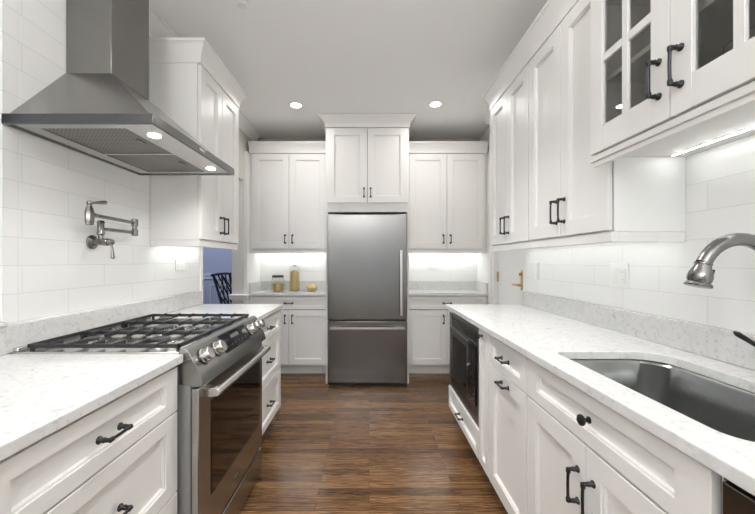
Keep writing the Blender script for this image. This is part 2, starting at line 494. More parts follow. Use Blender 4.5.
# window in the left wall
b = MB()
b.box(XL-T+0.01, WY0, 1.0205, XL+0.03, WY1-0.002, 1.034)
struct(b.build('window_sill_1', 'quartz', None, 0.002))
wf = MB()
for (y0, y1, z0, z1) in ((WY0+.001, WY0+.05, 1.035, 2.299), (WY1-.052, WY1-.003, 1.035, 2.299), (WY0+.05, WY1-.052, 1.035, 1.08), (WY0+.05, WY1-.052, 2.255, 2.299), (WY0+.05, WY1-.052, 1.65, 1.69)):
    wf.box(XL-T+0.02, y0, z0, XL-T+0.06, y1, z1)
wo = struct(wf.build('window_1', 'trim', None, 0.002))
MB().box(XL-T+0.038, WY0+.05, 1.08, XL-T+0.042, WY1-.052, 2.255).build('glass', 'pane', wo)
# right wall, back wall, rear wall
DY0, DY1 = 2.70, 3.29
b = MB()
b.box(XR, YR, 0, XR+T, 2.66, CEIL)
struct(b.build('wall_right_tile', 'tileR'))
b = MB()
b.box(XR, 2.66, 2.06, XR+T, DY1, CEIL)
b.box(XR, DY1, 0, XR+T, 3.44, CEIL)
b.box(1.33, 3.44, 0, 1.33+T, YB, CEIL)
struct(b.build('wall_right', 'wall'))
sbox('wall_back_tile', 'tileB', XL, YB, 0, 1.45, YB+T, 2.42)
sbox('wall_back', 'wall_shade', XL, YB, 2.42, 1.45, YB+T, CEIL)  # wall darkened to paint in the shadow over the cabinets
b = MB()
b.box(XL-T, YR-T, 0, -1.1, YR, CEIL); b.box(1.1, YR-T, 0, XR+T, YR, CEIL)
b.box(-1.1, YR-T, 0, 1.1, YR, 0.35); b.box(-1.1, YR-T, 2.35, 1.1, YR, CEIL)
struct(b.build('wall_rear', 'wall'))
wf = MB()
for (x0, x1, z0, z1) in ((-1.1, -1.04, .35, 2.35), (1.04, 1.1, .35, 2.35), (-.03, .03, .41, 2.29), (-1.04, 1.04, .35, .41), (-1.04, 1.04, 2.29, 2.35)):
    wf.box(x0, YR-0.08, z0, x1, YR-0.03, z1)
wo = struct(wf.build('added_rear_window', 'trim', None, 0.002))  # unseen window, added along with the rear fill light
MB().box(-1.04, YR-0.057, .41, 1.04, YR-0.053, 2.29).build('glass', 'pane', wo)
# right-hand door with brass lever
dx = XR+0.028
dr = MB()
F = FR(dx)
dr.boxf(F, DY0+0.003, DY1-0.004, 0.008, 2.045, -0.04, 0)
door1 = struct(dr.build('door_1', 'panelwhite', None, 0.002))
hd = MB()
hd.boxf(F, 2.722, 2.782, 1.02, 1.185, 0.001, 0.008)
hd.lathe(F(2.752, 1.150, 0.008), (-1, 0, 0), [(0.019, 0), (0.018, 0.010), (0.010, 0.014)], 18)
hd.boxf(F, 2.747, 2.757, 1.138, 1.162, 0.020, 0.034)
hd.lathe(F(2.752, 1.062, 0.008), (-1, 0, 0), [(0.017, 0), (0.012, 0.010), (0.010, 0.042)], 18)
hd.tube([F(2.752, 1.062, 0.045), F(2.79, 1.064, 0.048), F(2.84, 1.062, 0.046), F(2.868, 1.060, 0.042)], [0.009, 0.0085, 0.0075, 0.006], 12)
hd.build('lever_handle', 'brass', door1, 0.001)
for z in (0.22, 1.06, 1.85):
    hg = MB()
    hg.lathe(F(DY1-0.004, z, 0.005), (0, 0, 1), [(0.007, 0), (0.007, 0.095)], 12)
    hg.boxf(F, DY1-0.024, DY1-0.006, z+0.002, z+0.093, 0.001, 0.003)
    hg.build('hinge', 'brass', door1)
b = MB()
b.box(XR-0.014, DY1-.002, 0, XR+0.06, DY1+0.075, 2.12); b.box(XR-0.014, 2.66, 2.05, XR+0.06, DY1-.002, 2.12)
b.box(XR+0.0, 2.661, 0, XR+0.07, 2.697, 2.05)
b.box(XR-0.018, DY1+0.058, 0, XR-0.0, DY1+0.08, 2.125)
struct(b.build('trim_3', 'trim', None, 0.003))
# crown moulding where walls meet ceiling
def cornice(name, a, b_, inward):
    a = Vector(a); b_ = Vector(b_); n = Vector(inward)
    pr = [(0, -0.105), (0.010, -0.105), (0.012, -0.088), (0.022, -0.080), (0.040, -0.050), (0.066, -0.022), (0.070, -0.014), (0.082, -0.012), (0.082, 0), (0, 0)]
    m = MB().loft([[p + n*u + Vector((0, 0, v)) for u, v in pr] for p in (a, b_)])
    return struct(m.build(name, 'trim'))
e = 0.0015
cornice('trim_4', (XL+e, YR+.01, CEIL-e), (XL+e, YB-.09, CEIL-e), (1, 0, 0))
cornice('trim_6', (XR-e, YR+.01, CEIL-e), (XR-e, 3.42, CEIL-e), (-1, 0, 0))
# dining room beyond the opening
sbox('wall_dining_back', 'blue', -3.5, 5.2, 0, 0.0, 5.3, CEIL)
sbox('wall_dining_left', 'blue', -3.6, 1.2, 0, -3.5, 5.3, CEIL)
sbox('wall_dining_front', 'blue', -3.5, 1.1, 0, XL-T, 1.2, CEIL)
sbox('wall_dining_right', 'blue', 0.0, YB+T+.001, 0, 0.1, 5.3, CEIL)
sbox('wall_dining_side', 'blue', XL-T-.012, 3.67, 0, XL-T-.001, YB+T, CEIL)
b = MB()
b.box(-3.49, 5.17, 1.03, -1.47, 5.199, 1.07); b.box(-3.49, 5.18, 0.98, -1.47, 5.199, 1.03)
for i in range(4):
    x0 = -3.45+i*0.49
    b.box(x0+.04, 5.188, 0.25, x0+.45, 5.199, 0.27); b.box(x0+.04, 5.188, 0.88, x0+.45, 5.199, 0.90)
    b.box(x0+.04, 5.188, 0.27, x0+.06, 5.199, 0.88); b.box(x0+.43, 5.188, 0.27, x0+.45, 5.199, 0.88)
struct(b.build('trim_7', 'bluelight', None, 0.003))

# ------------------------------------------------------------------ base cabinets
ZC = 0.914; SLAB = 0.030; ZB = ZC-SLAB
XCL, XCR = -0.681, 0.607            # counter front edges
FXL, FXR = -0.718, 0.648            # cabinet box fronts (doors stand 2 cm proud)
LF, RF = FL(FXL), FR(FXR)
DB = 0.118                          # underside of the doors

def gap_shade(t, F, u0, u1, v0, v1):  # dark sheet behind the fronts, painted shade for the door gaps
    MB().boxf(F, u0, u1, v0, v1, 0.0002, 0.0014).build('gap_shade_sheet', 'gap_shade', t)

def base_body(t, side, y0, y1):
    gap_shade(t, LF if side == 'L' else RF, y0+.006, y1-.006, DB+.004, .868)
    b = MB(); k = MB()
    if side == 'L':
        b.box(XL+0.004, y0, 0.105, FXL, y1, 0.870); MB().box(XL+0.004, y0, 0.8705, FXL-.03, y1, ZB-.001).build('counter_gap_shade', 'gap_shade', t); k.box(XL+0.004, y0, 0.001, FXL-0.065, y1, 0.1045)  # near-black box is painted shade under the slab
    else:
        b.box(FXR, y0, 0.105, XR-0.004, y1, 0.870); MB().box(FXR+.03, y0, 0.8705, XR-0.004, y1, ZB-0.001).build('counter_gap_shade', 'gap_shade', t); k.box(FXR+0.065, y0, 0.001, XR-0.004, y1, 0.1045)
    b.build('cabinet_body', 'cab', t, 0.001); k.build('toe_kick', 'cab', t)

def drawer_stack(t, F, y0, y1, zs):
    for i, (z0, z1) in enumerate(zs):
        d = panel_mesh(F, y0+.002, y1-.002, z0, z1, 0.068, sv=.042 if z1-z0 < .18 else .048).build('drawer', 'cab', t)
        handle(d, F, (y0+y1)/2, (z0+z1)/2, 0.074, False)

DZ = [(0.715, 0.872), (0.424, 0.709), (0.118, 0.418)]
t = thing('drawer_cabinet', 'white three-drawer base cabinet under the counter on the camera side of the range', 'cabinet', (-1.04, 0.94, 0))
base_body(t, 'L', 0.587, 1.243)
drawer_stack(t, LF, 0.59, 1.238, DZ)
t = thing('drawer_cabinet', 'white three-drawer base cabinet between the range and the dining room opening', 'cabinet', (-1.04, 2.35, 0))
base_body(t, 'L', 2.030, 2.690)
drawer_stack(t, LF, 2.035, 2.685, DZ)

# right-hand run
t = thing('microwave_cabinet', 'white base cabinet end unit holding the built-in microwave above one drawer', 'cabinet', (0.93, 2.31, 0))
MY0, MY1 = 1.945, 2.675
b = MB()
b.box(FXR, MY0, 0.105, XR-.004, MY0+.018, ZB-.001); b.box(FXR, MY1-.018, 0.105, XR-.004, MY1, ZB-.001)
b.box(FXR, MY0+.018, 0.105, XR-.004, MY1-.018, 0.29); b.box(FXR, MY0+.018, 0.866, XR-.004, MY1-.018, ZB-.001)
b.box(XR-.02, MY0+.018, 0.29, XR-.004, MY1-.018, 0.866)
b.build('cabinet_body', 'cab', t, 0.001)
MB().box(FXR+.065, MY0, .001, XR-.004, MY1, .1045).build('toe_kick', 'cab', t)
d = panel_mesh(RF, MY0+.004, MY1-.002, DB, 0.285, 0.040).build('drawer', 'cab', t)
handle(d, RF, (MY0+MY1)/2, 0.20, 0.08, False)
t = thing('pull_out_cabinet', 'narrow white pull-out base cabinet with a single knob beside the microwave', 'cabinet', (0.93, 1.86, 0))
base_body(t, 'R', 1.781, 1.941)
d = panel_mesh(RF, 1.784, 1.938, DB, 0.873, 0.045).build('door', 'cab', t)
knob(d, RF, 1.880, 0.842)
t = thing('base_cabinet', 'white base cabinet with one drawer over one door, between pull-out and sink cabinet', 'cabinet', (0.93, 1.56, 0))
base_body(t, 'R', 1.353, 1.777)
d = panel_mesh(RF, 1.356, 1.774, 0.727, 0.873, 0.055, sv=.040).build('drawer', 'cab', t)
handle(d, RF, 1.565, 0.80, 0.075, False)
d = panel_mesh(RF, 1.356, 1.774, DB, 0.722, 0.065).build('door', 'cab', t)
handle(d, RF, 1.565, 0.685, 0.075, False)
t = thing('sink_cabinet', 'white sink base cabinet with a knobbed false drawer front above two doors', 'cabinet', (0.93, 0.98, 0))
b = MB()
SY0, SY1 = 0.619, 1.349
b.box(FXR, SY0, .105, XR-.004, SY0+.018, .870); b.box(FXR, SY1-.018, .105, XR-.004, SY1, .870)
MB().box(FXR+.020, SY0+.019, .871, FXR+.045, SY1-.019, ZB-.001).build('counter_gap_shade', 'gap_shade', t)  # painted shade under the slab, over the sink doors
b.box(FXR, SY0+.018, .105, XR-.004, SY1-.018, .125); b.box(FXR, SY0+.018, .125, FXR+.018, SY1-.018, .870)
b.box(XR-.02, SY0+.018, .125, XR-.004, SY1-.018, ZB-.001)
b.build('cabinet_body', 'cab', t, 0.001)
gap_shade(t, RF, SY0+.006, SY1-.006, DB+.004, .868)
MB().box(FXR+.065, SY0, .001, XR-.004, SY1, .1045).build('toe_kick', 'cab', t)
d = panel_mesh(RF, SY0+.004, SY1-.003, 0.727, 0.873, 0.074, sv=.042).build('drawer_front', 'cab', t)
knob(d, RF, 0.968, 0.803)
ym = (SY0+SY1)/2
door(t, RF, ym, SY1-.003, DB, 0.722, hu=ym+.035, hv=0.585, hl=.095)
door(t, RF, SY0+.004, ym, DB, 0.722, hu=ym-.035, hv=0.585, hl=.095)

# dishwasher
t = thing('dishwasher', 'stainless steel dishwasher at the corner of the frame, right of the sink cabinet', 'dishwasher', (0.93, 0.31, 0))
MB().box(FXR+.01, 0.012, 0.10, XR-.03, 0.608, 0.872).build('tub_body', 'black', t)
MB().boxf(RF, 0.014, 0.604, 0.115, 0.866, 0.0, 0.022).build('door', 'steel', t, 0.003)
MB().boxf(RF, 0.014, 0.604, 0.8675, 0.876, -0.008, 0.018).build('control_strip', 'bglass', t, 0.001)
hb = MB()
hb.tube([RF(0.06, .80, .060), RF(0.56, .80, .060)], 0.011, 12)
for u in (0.09, 0.53): hb.tube([RF(u, .80, .0225), RF(u, .80, .055)], 0.007, 10)
hb.build('handle', 'steellt', t)
MB().box(FXR+.07, 0.012, 0.001, XR-.05, 0.608, 0.098).build('toe_plate', 'black', t)

# back run, left and right of the refrigerator
YF = 3.72
PX0, PX1 = -0.424, 0.390            # inside faces of the refrigerator side panels
ZCB = 0.910
def back_base(x0, x1, label):
    t = thing('base_cabinet', label, 'cabinet', ((x0+x1)/2, 3.9, 0))
    F = FB(YF+.02)
    MB().box(x0, YF+.02, .105, x1, YB-.004, ZCB-SLAB-.001).build('cabinet_body', 'cab', t, .001)
    MB().box(x0, YF+.085, .001, x1, YB-.004, .1045).build('toe_kick', 'cab', t)
    xm = (x0+x1)/2
    gap_shade(t, F, x0+.018, x1-.018, .126, .860)
    d = panel_mesh(F, x0+.012, x1-.012, 0.728, 0.865, .035).build('drawer', 'cab', t)
    handle(d, F, xm, .797, .085, False)
    door(t, F, x0+.012, xm, .120, .722, hu=xm-.04, hv=.62, hl=.085)
    door(t, F, xm, x1-.012, .120, .722, hu=xm+.04, hv=.62, hl=.085)
back_base(-1.312, -0.4455, 'white base cabinet with drawer and two doors, under the niche counter with the jars')
back_base(0.4115, 1.298, 'white base cabinet with drawer and two doors on the back wall right of the refrigerator')

# ------------------------------------------------------------------ upper cabinets
def upper_bar(t, b):
    b.build('light_rail', 'cab', t, 0.002)
# left wall, past the hood
t = thing('upper_cabinet', 'white two-door upper cabinet with crown on the left wall behind the range hood', 'cabinet', (-1.2, 2.39, 1.388))
UL0, UL1, UX = 2.085, 2.700, -1.054
zb, zt = 1.388, 2.470
MB().box(XL+.002, UL0, zb, UX, UL1, zt).build('cabinet_body', 'cab', t, .001)
F = FL(UX)
ym = (UL0+UL1)/2
gap_shade(t, F, UL0+.01, UL1-.01, zb+.008, zt-.006)
door(t, F, UL0+.004, ym, zb+.004, zt-.003, s=.066, hu=ym-.033, hv=zb+.115)
door(t, F, ym, UL1-.004, zb+.004, zt-.003, s=.066, hu=ym+.033, hv=zb+.115)
b = MB()
b.box(UX-.02, UL0+.004, zb-.041, UX+.012, UL1-.004, zb-.0005)
b.box(XL+.002, UL0+.004, zb-.041, UX-.02, UL0+.022, zb-.0005)
upper_bar(t, b)
crown_mesh(XL+.002, UL0-.001, UX+.021, UL1, zt+.0005, crown_prof(.125, .048), (False, True, True, True)).build('crown', 'cab', t)
# right wall: two tall uppers and the glass one over the sink
UXR = 0.943
zbr, ztr = 1.370, 2.405
def right_upper(y0, y1, label, near_end):
    t = thing('upper_cabinet', label, 'cabinet', (1.08, (y0+y1)/2, zbr))
    MB().box(UXR, y0, zbr, XR-.002, y1, ztr).build('cabinet_body', 'panelwhite' if near_end else 'cab', t, .001)
    F = FR(UXR); ym = (y0+y1)/2
    gap_shade(t, F, y0+.006, y1-.004, zbr+.008, ztr-.006)
    door(t, F, y0+.003, ym, zbr+.004, ztr-.002, s=.066, hu=ym-.033, hv=zbr+.125)
    door(t, F, ym, y1-.003, zbr+.004, ztr-.002, s=.066, hu=ym+.033, hv=zbr+.125)
    b = MB()
    b.box(UXR-.012, y0+.0005, zbr-.040, UXR+.02, y1-.0005, zbr-.0005)
    if near_end: b.box(UXR+.02, y0+.0005, zbr-.040, XR-.002, y0+.020, zbr-.0005)
    upper_bar(t, b)
    crown_mesh(UXR-.021, y0+.0001, XR-.002, y1-.0001, ztr+.0005, crown_prof(.130, .045), (True, False, False, not near_end)).build('crown', 'cab', t)
    return t
right_upper(1.9655, 2.585, 'white two-door upper cabinet on the right wall at the end nearest the brass-handled door', False)
right_upper(1.3075, 1.965, 'white two-door upper cabinet on the right wall between end cabinet and glass-door cabinet', True)

t = thing('glass_cabinet', 'white upper cabinet with divided glass doors above the sink', 'cabinet', (1.03, 0.95, 1.655))
GX, g0, g1, gz, gt = 0.866, 0.600, 1.3065, 1.655, 2.560
b = MB()
b.box(GX, g0, gz, XR-.002, g0+.018, gt); b.box(GX, g1-.018, gz, XR-.002, g1, gt)
b.box(GX, g0+.018, gz, XR-.002, g1-.018, gz+.018); b.box(GX, g0+.018, gt-.018, XR-.002, g1-.018, gt)
b.box(GX, .945, gz+.018, GX+.018, .968, gt-.018)
b.build('cabinet_body', 'cab', t, .001)
b = MB()
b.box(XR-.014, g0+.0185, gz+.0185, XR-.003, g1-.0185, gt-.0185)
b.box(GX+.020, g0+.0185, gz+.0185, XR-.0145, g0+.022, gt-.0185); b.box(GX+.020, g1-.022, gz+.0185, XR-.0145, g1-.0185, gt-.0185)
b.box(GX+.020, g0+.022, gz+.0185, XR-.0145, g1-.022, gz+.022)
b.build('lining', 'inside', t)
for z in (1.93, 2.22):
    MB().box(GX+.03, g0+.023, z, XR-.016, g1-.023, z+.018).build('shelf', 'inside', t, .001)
F = FR(GX)
def glass_door(u0, u1, hu):
    b = MB(); s = .064; n0, n1 = .001, .021; v0, v1 = gz+.004, gt-.006
    u0 += .0015; u1 -= .0015
    b.boxf(F, u0, u0+s, v0, v1, n0, n1); b.boxf(F, u1-s, u1, v0, v1, n0, n1)
    b.boxf(F, u0+s, u1-s, v0, v0+.090, n0, n1); b.boxf(F, u0+s, u1-s, v1-.075, v1, n0, n1)
    um = (u0+u1)/2
    b.boxf(F, um-.013, um+.013, v0+.09, v1-.075, n0+.004, n1-.003)
    hgt = (v1-.075)-(v0+.09)
    for k in (1, 2):
        z = v0+.09+hgt*k/3
        b.boxf(F, u0+s, um-.013, z-.014, z+.014, n0+.004, n1-.003); b.boxf(F, um+.013, u1-s, z-.014, z+.014, n0+.004, n1-.003)
    d = b.build('door', 'cab', t, .002)
    MB().boxf(F, u0+s-.006, u1-s+.006, v0+.084, v1-.069, n0+.006, n0+.009).build('glass', 'cabglass', d)
    handle(d, F, hu, gz+.130, .100)
glass_door(g0+.004, .956, .956-.035)
glass_door(.956, g1-.006, .956+.035)
b = MB()
b.box(GX-.014, g0, gz-.022, GX+.014, g1+.004, gz-.0005)
b.box(GX-.006, g0, gz-.040, GX+.014, g1+.0, gz-.022)
upper_bar(t, b)
crown_mesh(GX-.021, g0, XR-.002, g1, gt+.0005, crown_prof(.125, .045), (True, False, True, True)).build('crown', 'cab', t)
# a glass bowl stands in the cabinet
b = MB()
cx, cy, cz = 1.03, 0.835, gz+.0225
pr = [(0.040, 0), (0.048, .004), (0.086, .050), (0.104, .100), (0.112, .138), (0.109, .138), (0.101, .101), (0.083, .052), (0.045, .009), (0.0001, .006)]
b.lathe((cx, cy, cz), (0, 0, 1), pr, 28, True, False)
tag(b.build('glass_bowl', 'glass'), 'clear glass bowl standing inside the glass-door cabinet', 'bowl')

# back wall uppers
def back_upper(x0, x1, label):
    t = thing('upper_cabinet', label, 'cabinet', ((x0+x1)/2, 3.9, 1.384))
    F = FB(3.75); z0, z1 = 1.384, 2.440; xm = (x0+x1)/2
    MB().box(x0, 3.75, z0, x1, YB-.004, z1).build('cabinet_body', 'cab', t, .001)
    gap_shade(t, F, x0+.034, x1-.034, z0+.010, z1-.010)
    door(t, F, x0+.028, xm, z0+.006, z1-.004, s=.066, hu=xm-.04, hv=z0+.115, hl=.085)
    door(t, F, xm, x1-.028, z0+.006, z1-.004, s=.066, hu=xm+.04, hv=z0+.115, hl=.085)
    b = MB(); b.box(x0, 3.738, z0-.040, x1, 3.77, z0-.0005)
    upper_bar(t, b)
    crown_mesh(x0, 3.729, x1, YB-.10, z1+.0005, crown_prof(.118, .040), (False, False, True, False)).build('crown', 'cab', t)
back_upper(-1.312, -0.4455, 'white two-door upper cabinet on the back wall above the pasta jars')
back_upper(0.4115, 1.298, 'white two-door upper cabinet on the back wall right of the refrigerator')

# cabinet over the refrigerator with its tall side panels
YP = 3.483
t = thing('refrigerator_surround', 'tall white surround with side panels and two-door crowned cabinet over the refrigerator', 'cabinet', (-0.017, 3.8, 0))
for x0, x1 in ((PX0-.020, PX0), (PX1, PX1+.020)):
    MB().box(x0, YP, .001, x1, YB-.004, 2.620).build('side_panel', 'cab', t, .001)
z0, z1 = 1.760, 2.620
MB().box(PX0+.0005, YP, z0, PX1-.0005, YB-.004, z1).build('cabinet_body', 'cab', t, .001)
F = FB(YP); xm = (PX0+PX1)/2
gap_shade(t, F, PX0+.006, PX1-.006, 1.856, z1-.012)
door(t, F, PX0-.002, xm, 1.850, z1-.006, s=.068, hu=xm-.034, hv=1.955, hl=.085)
door(t, F, xm, PX1+.002, 1.850, z1-.006, s=.068, hu=xm+.034, hv=1.955, hl=.085)
crown_mesh(PX0-.020, YP-.021, PX1+.020, YB-.10, z1+.0005, crown_prof(CEIL-z1-.003, .062), (True, True, True, False)).build('crown', 'cab', t)

# ------------------------------------------------------------------ countertops and stone splashes
def counter_box(name, label, bx):
    o = MB().box(*bx).build(name, 'quartz', None, .003)
    return tag(o, label, 'countertop')
counter_box('countertop', 'white quartz countertop on the camera side of the range, left edge of frame', (XL+.002, .575, ZB, XCL, 1.249, ZC))
counter_box('countertop', 'short white quartz countertop between the range and the dining room opening', (XL+.002, 2.022, ZB, XCL, 2.715, ZC))

def rrect(x0, y0, x1, y1, r, n=8):
    pts = []
    r1, r2, r3, r4 = (r*q for q in (1.15, 0.45, 0.75, 1.0))
    for cx, cy, a0, r in ((x1-r1, y1-r1, 0, r1), (x0+r2, y1-r2, PI/2, r2), (x0+r3, y0+r3, PI, r3), (x1-r4, y0+r4, 1.5*PI, r4)):
        for k in range(n+1):
            a = a0+PI/2*k/n
            pts.append((cx+r*math.cos(a), cy+r*math.sin(a)))
    return pts
SK = (0.700, 0.634, 1.085, 1.285)
def counter_with_hole():
    bm = bmesh.new()
    outer = [(XCR, 0.0), (XR-.002, 0.0), (XR-.002, 2.695), (XCR, 2.695)]
    inner = rrect(*SK, 0.085)
    def loop(pts):
        vs = [bm.verts.new((x, y, ZB)) for x, y in pts]
        return [bm.edges.new((vs[i], vs[(i+1) % len(vs)])) for i in range(len(vs))]
    es = loop(outer)+loop(inner)
    r = bmesh.ops.triangle_fill(bm, edges=es, use_beauty=True)
    fs = [f for f in bm.faces]
    ex = bmesh.ops.extrude_face_region(bm, geom=fs)
    bmesh.ops.translate(bm, vec=(0, 0, SLAB), verts=[v for v in ex['geom'] if isinstance(v, bmesh.types.BMVert)])
    bmesh.ops.recalc_face_normals(bm, faces=bm.faces)
    me = bpy.data.meshes.new('countertop'); 
    c = Vector((.9, 1.35, ZB))
    bmesh.ops.translate(bm, vec=-c, verts=bm.verts)
    bm.to_mesh(me); bm.free()
    me.materials.append(M['quartz'])
    o = bpy.data.objects.new('countertop', me); C.objects.link(o); o.location = c
    bv = o.modifiers.new('bevel', 'BEVEL'); bv.width = .003; bv.segments = 2; bv.limit_method = 'ANGLE'; bv.angle_limit = math.radians(50)
    return o
tag(counter_with_hole(), 'long white quartz countertop with the sink cut into it along the right wall', 'countertop')
def back_counter(x0, x1, label):
    t = thing('countertop', label, 'countertop', ((x0+x1)/2, 3.9, ZCB-SLAB))
    MB().box(x0, 3.70, ZCB-SLAB, x1, YB-.003, ZCB).build('slab', 'quartz', t, .003)
    MB().box(x0+.001, YB-.023, ZCB+.0005, x1-.001, YB-.003, ZCB+.108).build('splash', 'splash', t, .002)
    return t
t = back_counter(-1.312, -0.4455, 'white quartz counter in the lit niche left of the refrigerator, holding the jars')
MB().box(-1.311, 3.715, ZCB+.0005, -1.292, YB-.024, ZCB+.108).build('side_splash', 'splash', t, .002)
t = back_counter(0.4115, 1.298, 'white quartz counter in the lit niche right of the refrigerator')
MB().box(1.279, 3.64+.075, ZCB+.0005, 1.297, YB-.024, ZCB+.108).build('side_splash', 'splash', t, .002)
tag(MB().box(XL+.001, .575, ZC+.001, XL+.021, 2.698, 1.0195).build('stone_backsplash', 'splash', None, .002), 'low speckled quartz backsplash strip along the left wall behind the range', 'backsplash')
tag(MB().box(XR-.021, 0.0, ZC+.001, XR-.001, 2.655, 1.024).build('stone_backsplash', 'splash', None, .002), 'low speckled quartz backsplash strip along the right wall behind the sink', 'backsplash')
# side cheeks of the niches (white boards the back counters die into)
struct(MB().box(-1.344, 3.66, 0.001, -1.3135, YB-.001, 2.44).build('trim_8', 'trim', None, .002))
struct(MB().box(1.2995, 3.66, 0.001, 1.329, YB-.001, 2.44).build('trim_9', 'trim', None, .002))

# ------------------------------------------------------------------ refrigerator
YD = 3.405
t = thing('refrigerator', 'stainless steel bottom-freezer refrigerator on the back wall', 'refrigerator', (-0.017, 3.7, 0))
fx0, fx1 = PX0+.008, PX1-.008
MB().box(fx0+.004, YD+.075, .05, fx1-.004, YB-.06, 1.722).build('cabinet_body', 'dsteel', t, .003)
MB().box(fx0+.006, YD+.03, .004, fx1-.006, YD+.30, .049).build('kick_grille', 'black', t, .003)
F = FB(YD+.07)
def fdoor(name, v0, v1):
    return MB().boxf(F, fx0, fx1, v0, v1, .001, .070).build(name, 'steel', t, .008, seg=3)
d = fdoor('door', .666, 1.728)
hb = MB()
hx = .318
hb.boxf(F, hx-.012, hx+.012, .715, 1.365, .108, .122)
for v in (.76, 1.32): hb.boxf(F, hx-.008, hx+.008, v-.025, v+.025, .0705, .108)
hb.build('handle', 'steellt', d, .003)
MB().boxf(F, -.055, .010, 1.622, 1.629, .0705, .0715).build('nameplate', 'steel', d)
d = fdoor('freezer_drawer', .034, .655)
hb = MB()
hb.boxf(F, fx0+.028, fx1-.028, .578, .600, .108, .122)
for u in (fx0+.08, fx1-.08): hb.boxf(F, u-.05, u+.05, .581, .597, .0705, .108)
hb.build('handle', 'steellt', d, .003)

# ------------------------------------------------------------------ range
RY0, RY1 = 1.256, 2.016
XF = -0.640
t = thing('gas_range', 'stainless steel slide-in gas range between the left countertops', 'range', (-1.0, (RY0+RY1)/2, 0))
b = MB()
b.box(XL+.03, RY0, .06, XF-.0205, RY1, .905)
b.build('range_body', 'grey', t, .002)
for y in (RY0+.05, RY1-.05):
    for x in (XL+.10, XF-.10): MB().lathe((x, y, .001), (0, 0, 1), [(.018, 0), (.018, .01), (.010, .012), (.010, .0595)], 12).build('levelling_foot', 'black', t)
MB().box(XL+.10, RY0-.0118, .06, -.716, RY0-.0005, .880).build('side_gap_shade', 'black', t)  # black filler paints the shade between cabinet and range
# cooktop tray
b = MB()
tz = .921
b.box(XL+.030, RY0-.004, .9055, -.7005, RY1+.004, tz)
b.box(XL+.030, RY0-.004, tz, XL+.052, RY1+.004, tz+.014)
ct = b.build('cooktop', 'steellt', t, .003)
# control panel: curved nose in profile, extruded along the range
prof = [(-.700, .8), (-.700, .930), (-.690, .935), (-.679, .933), (-.669, .926), (-.629, .852), (-.617, .822), (-.612, .795), (-.62, .79), (-.65, .79)]
cp = MB().prism([(x, RY0-.002, z) for x, z in prof], None, (0, RY1-RY0+.004, 0)).build('control_panel', 'psteel', t, .002)
# slope frame of the panel
pA = Vector((-.669, 0, .926)); pB = Vector((-.629, 0, .852))
vdir = (pA-pB).normalized(); ndir = Vector((vdir.z, 0, -vdir.x))
PF = frame(pB, (0, 1, 0), vdir, ndir)
MB().boxf(PF, 1.500, 1.797, -.004, .082, .0005, .003).build('display', 'bglass', cp, .001)
b = MB()
for i in range(6):
    MB().boxf(PF, 1.53+i*.042, 1.545+i*.042, .018, .021, .0031, .0034).build('touch_key', 'keys', cp)
MB().boxf(PF, 1.60, 1.69, .045, .062, .0031, .0034).build('clock_window', 'keys', cp)
for y in (1.325, 1.440, 1.838, 1.908, 1.978):
    k = MB().lathe(PF(y, .036, .0005), ndir, [(.0305, 0), (.0305, .006), (.026, .008), (.0255, .032), (.023, .036), (.001, .0365)], 24).build('knob', 'steellt', cp)
    MB().lathe(PF(y, .036, .0002), ndir, [(.0335, 0), (.0335, .0035)], 24).build('bezel', 'black', k)
# oven door
F = FL(XF-.020)
dz0, dz1 = .174, .782
b = MB()
b.boxf(F, RY0+.004, RY1-.004, dz0, dz1, .001, .028)
od = b.build('oven_door', 'rsteel', t, .003)
MB().boxf(F, RY0+.105, RY1-.065, .322, .700, .0285, .031).build('oven_window', 'oven', od, .002)
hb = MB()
hb.tube([F(RY0+.045, .752, .073), F(RY0+.2, .752, .076), F(RY1-.2, .752, .076), F(RY1-.045, .752, .073)], .018, 14, True, .85)
for u in (RY0+.065, RY1-.065):
    hb.boxf(F, u-.019, u+.019, .735, .769, .0285, .070)
hb.build('oven_handle', 'steellt', od, .002)
MB().boxf(F, 1.60, 1.68, .236, .245, .0283, .0290).build('nameplate', 'dsteel', od)
MB().boxf(F, RY0+.006, RY1-.006, .03, .75, .0002, .0009).build('door_gap_shade', 'black', t)  # black sheet paints the shade in the door and drawer gap
MB().boxf(F, RY0+.004, RY1-.004, .020, .157, .001, .026).build('drawer', 'rsteel', t, .003)
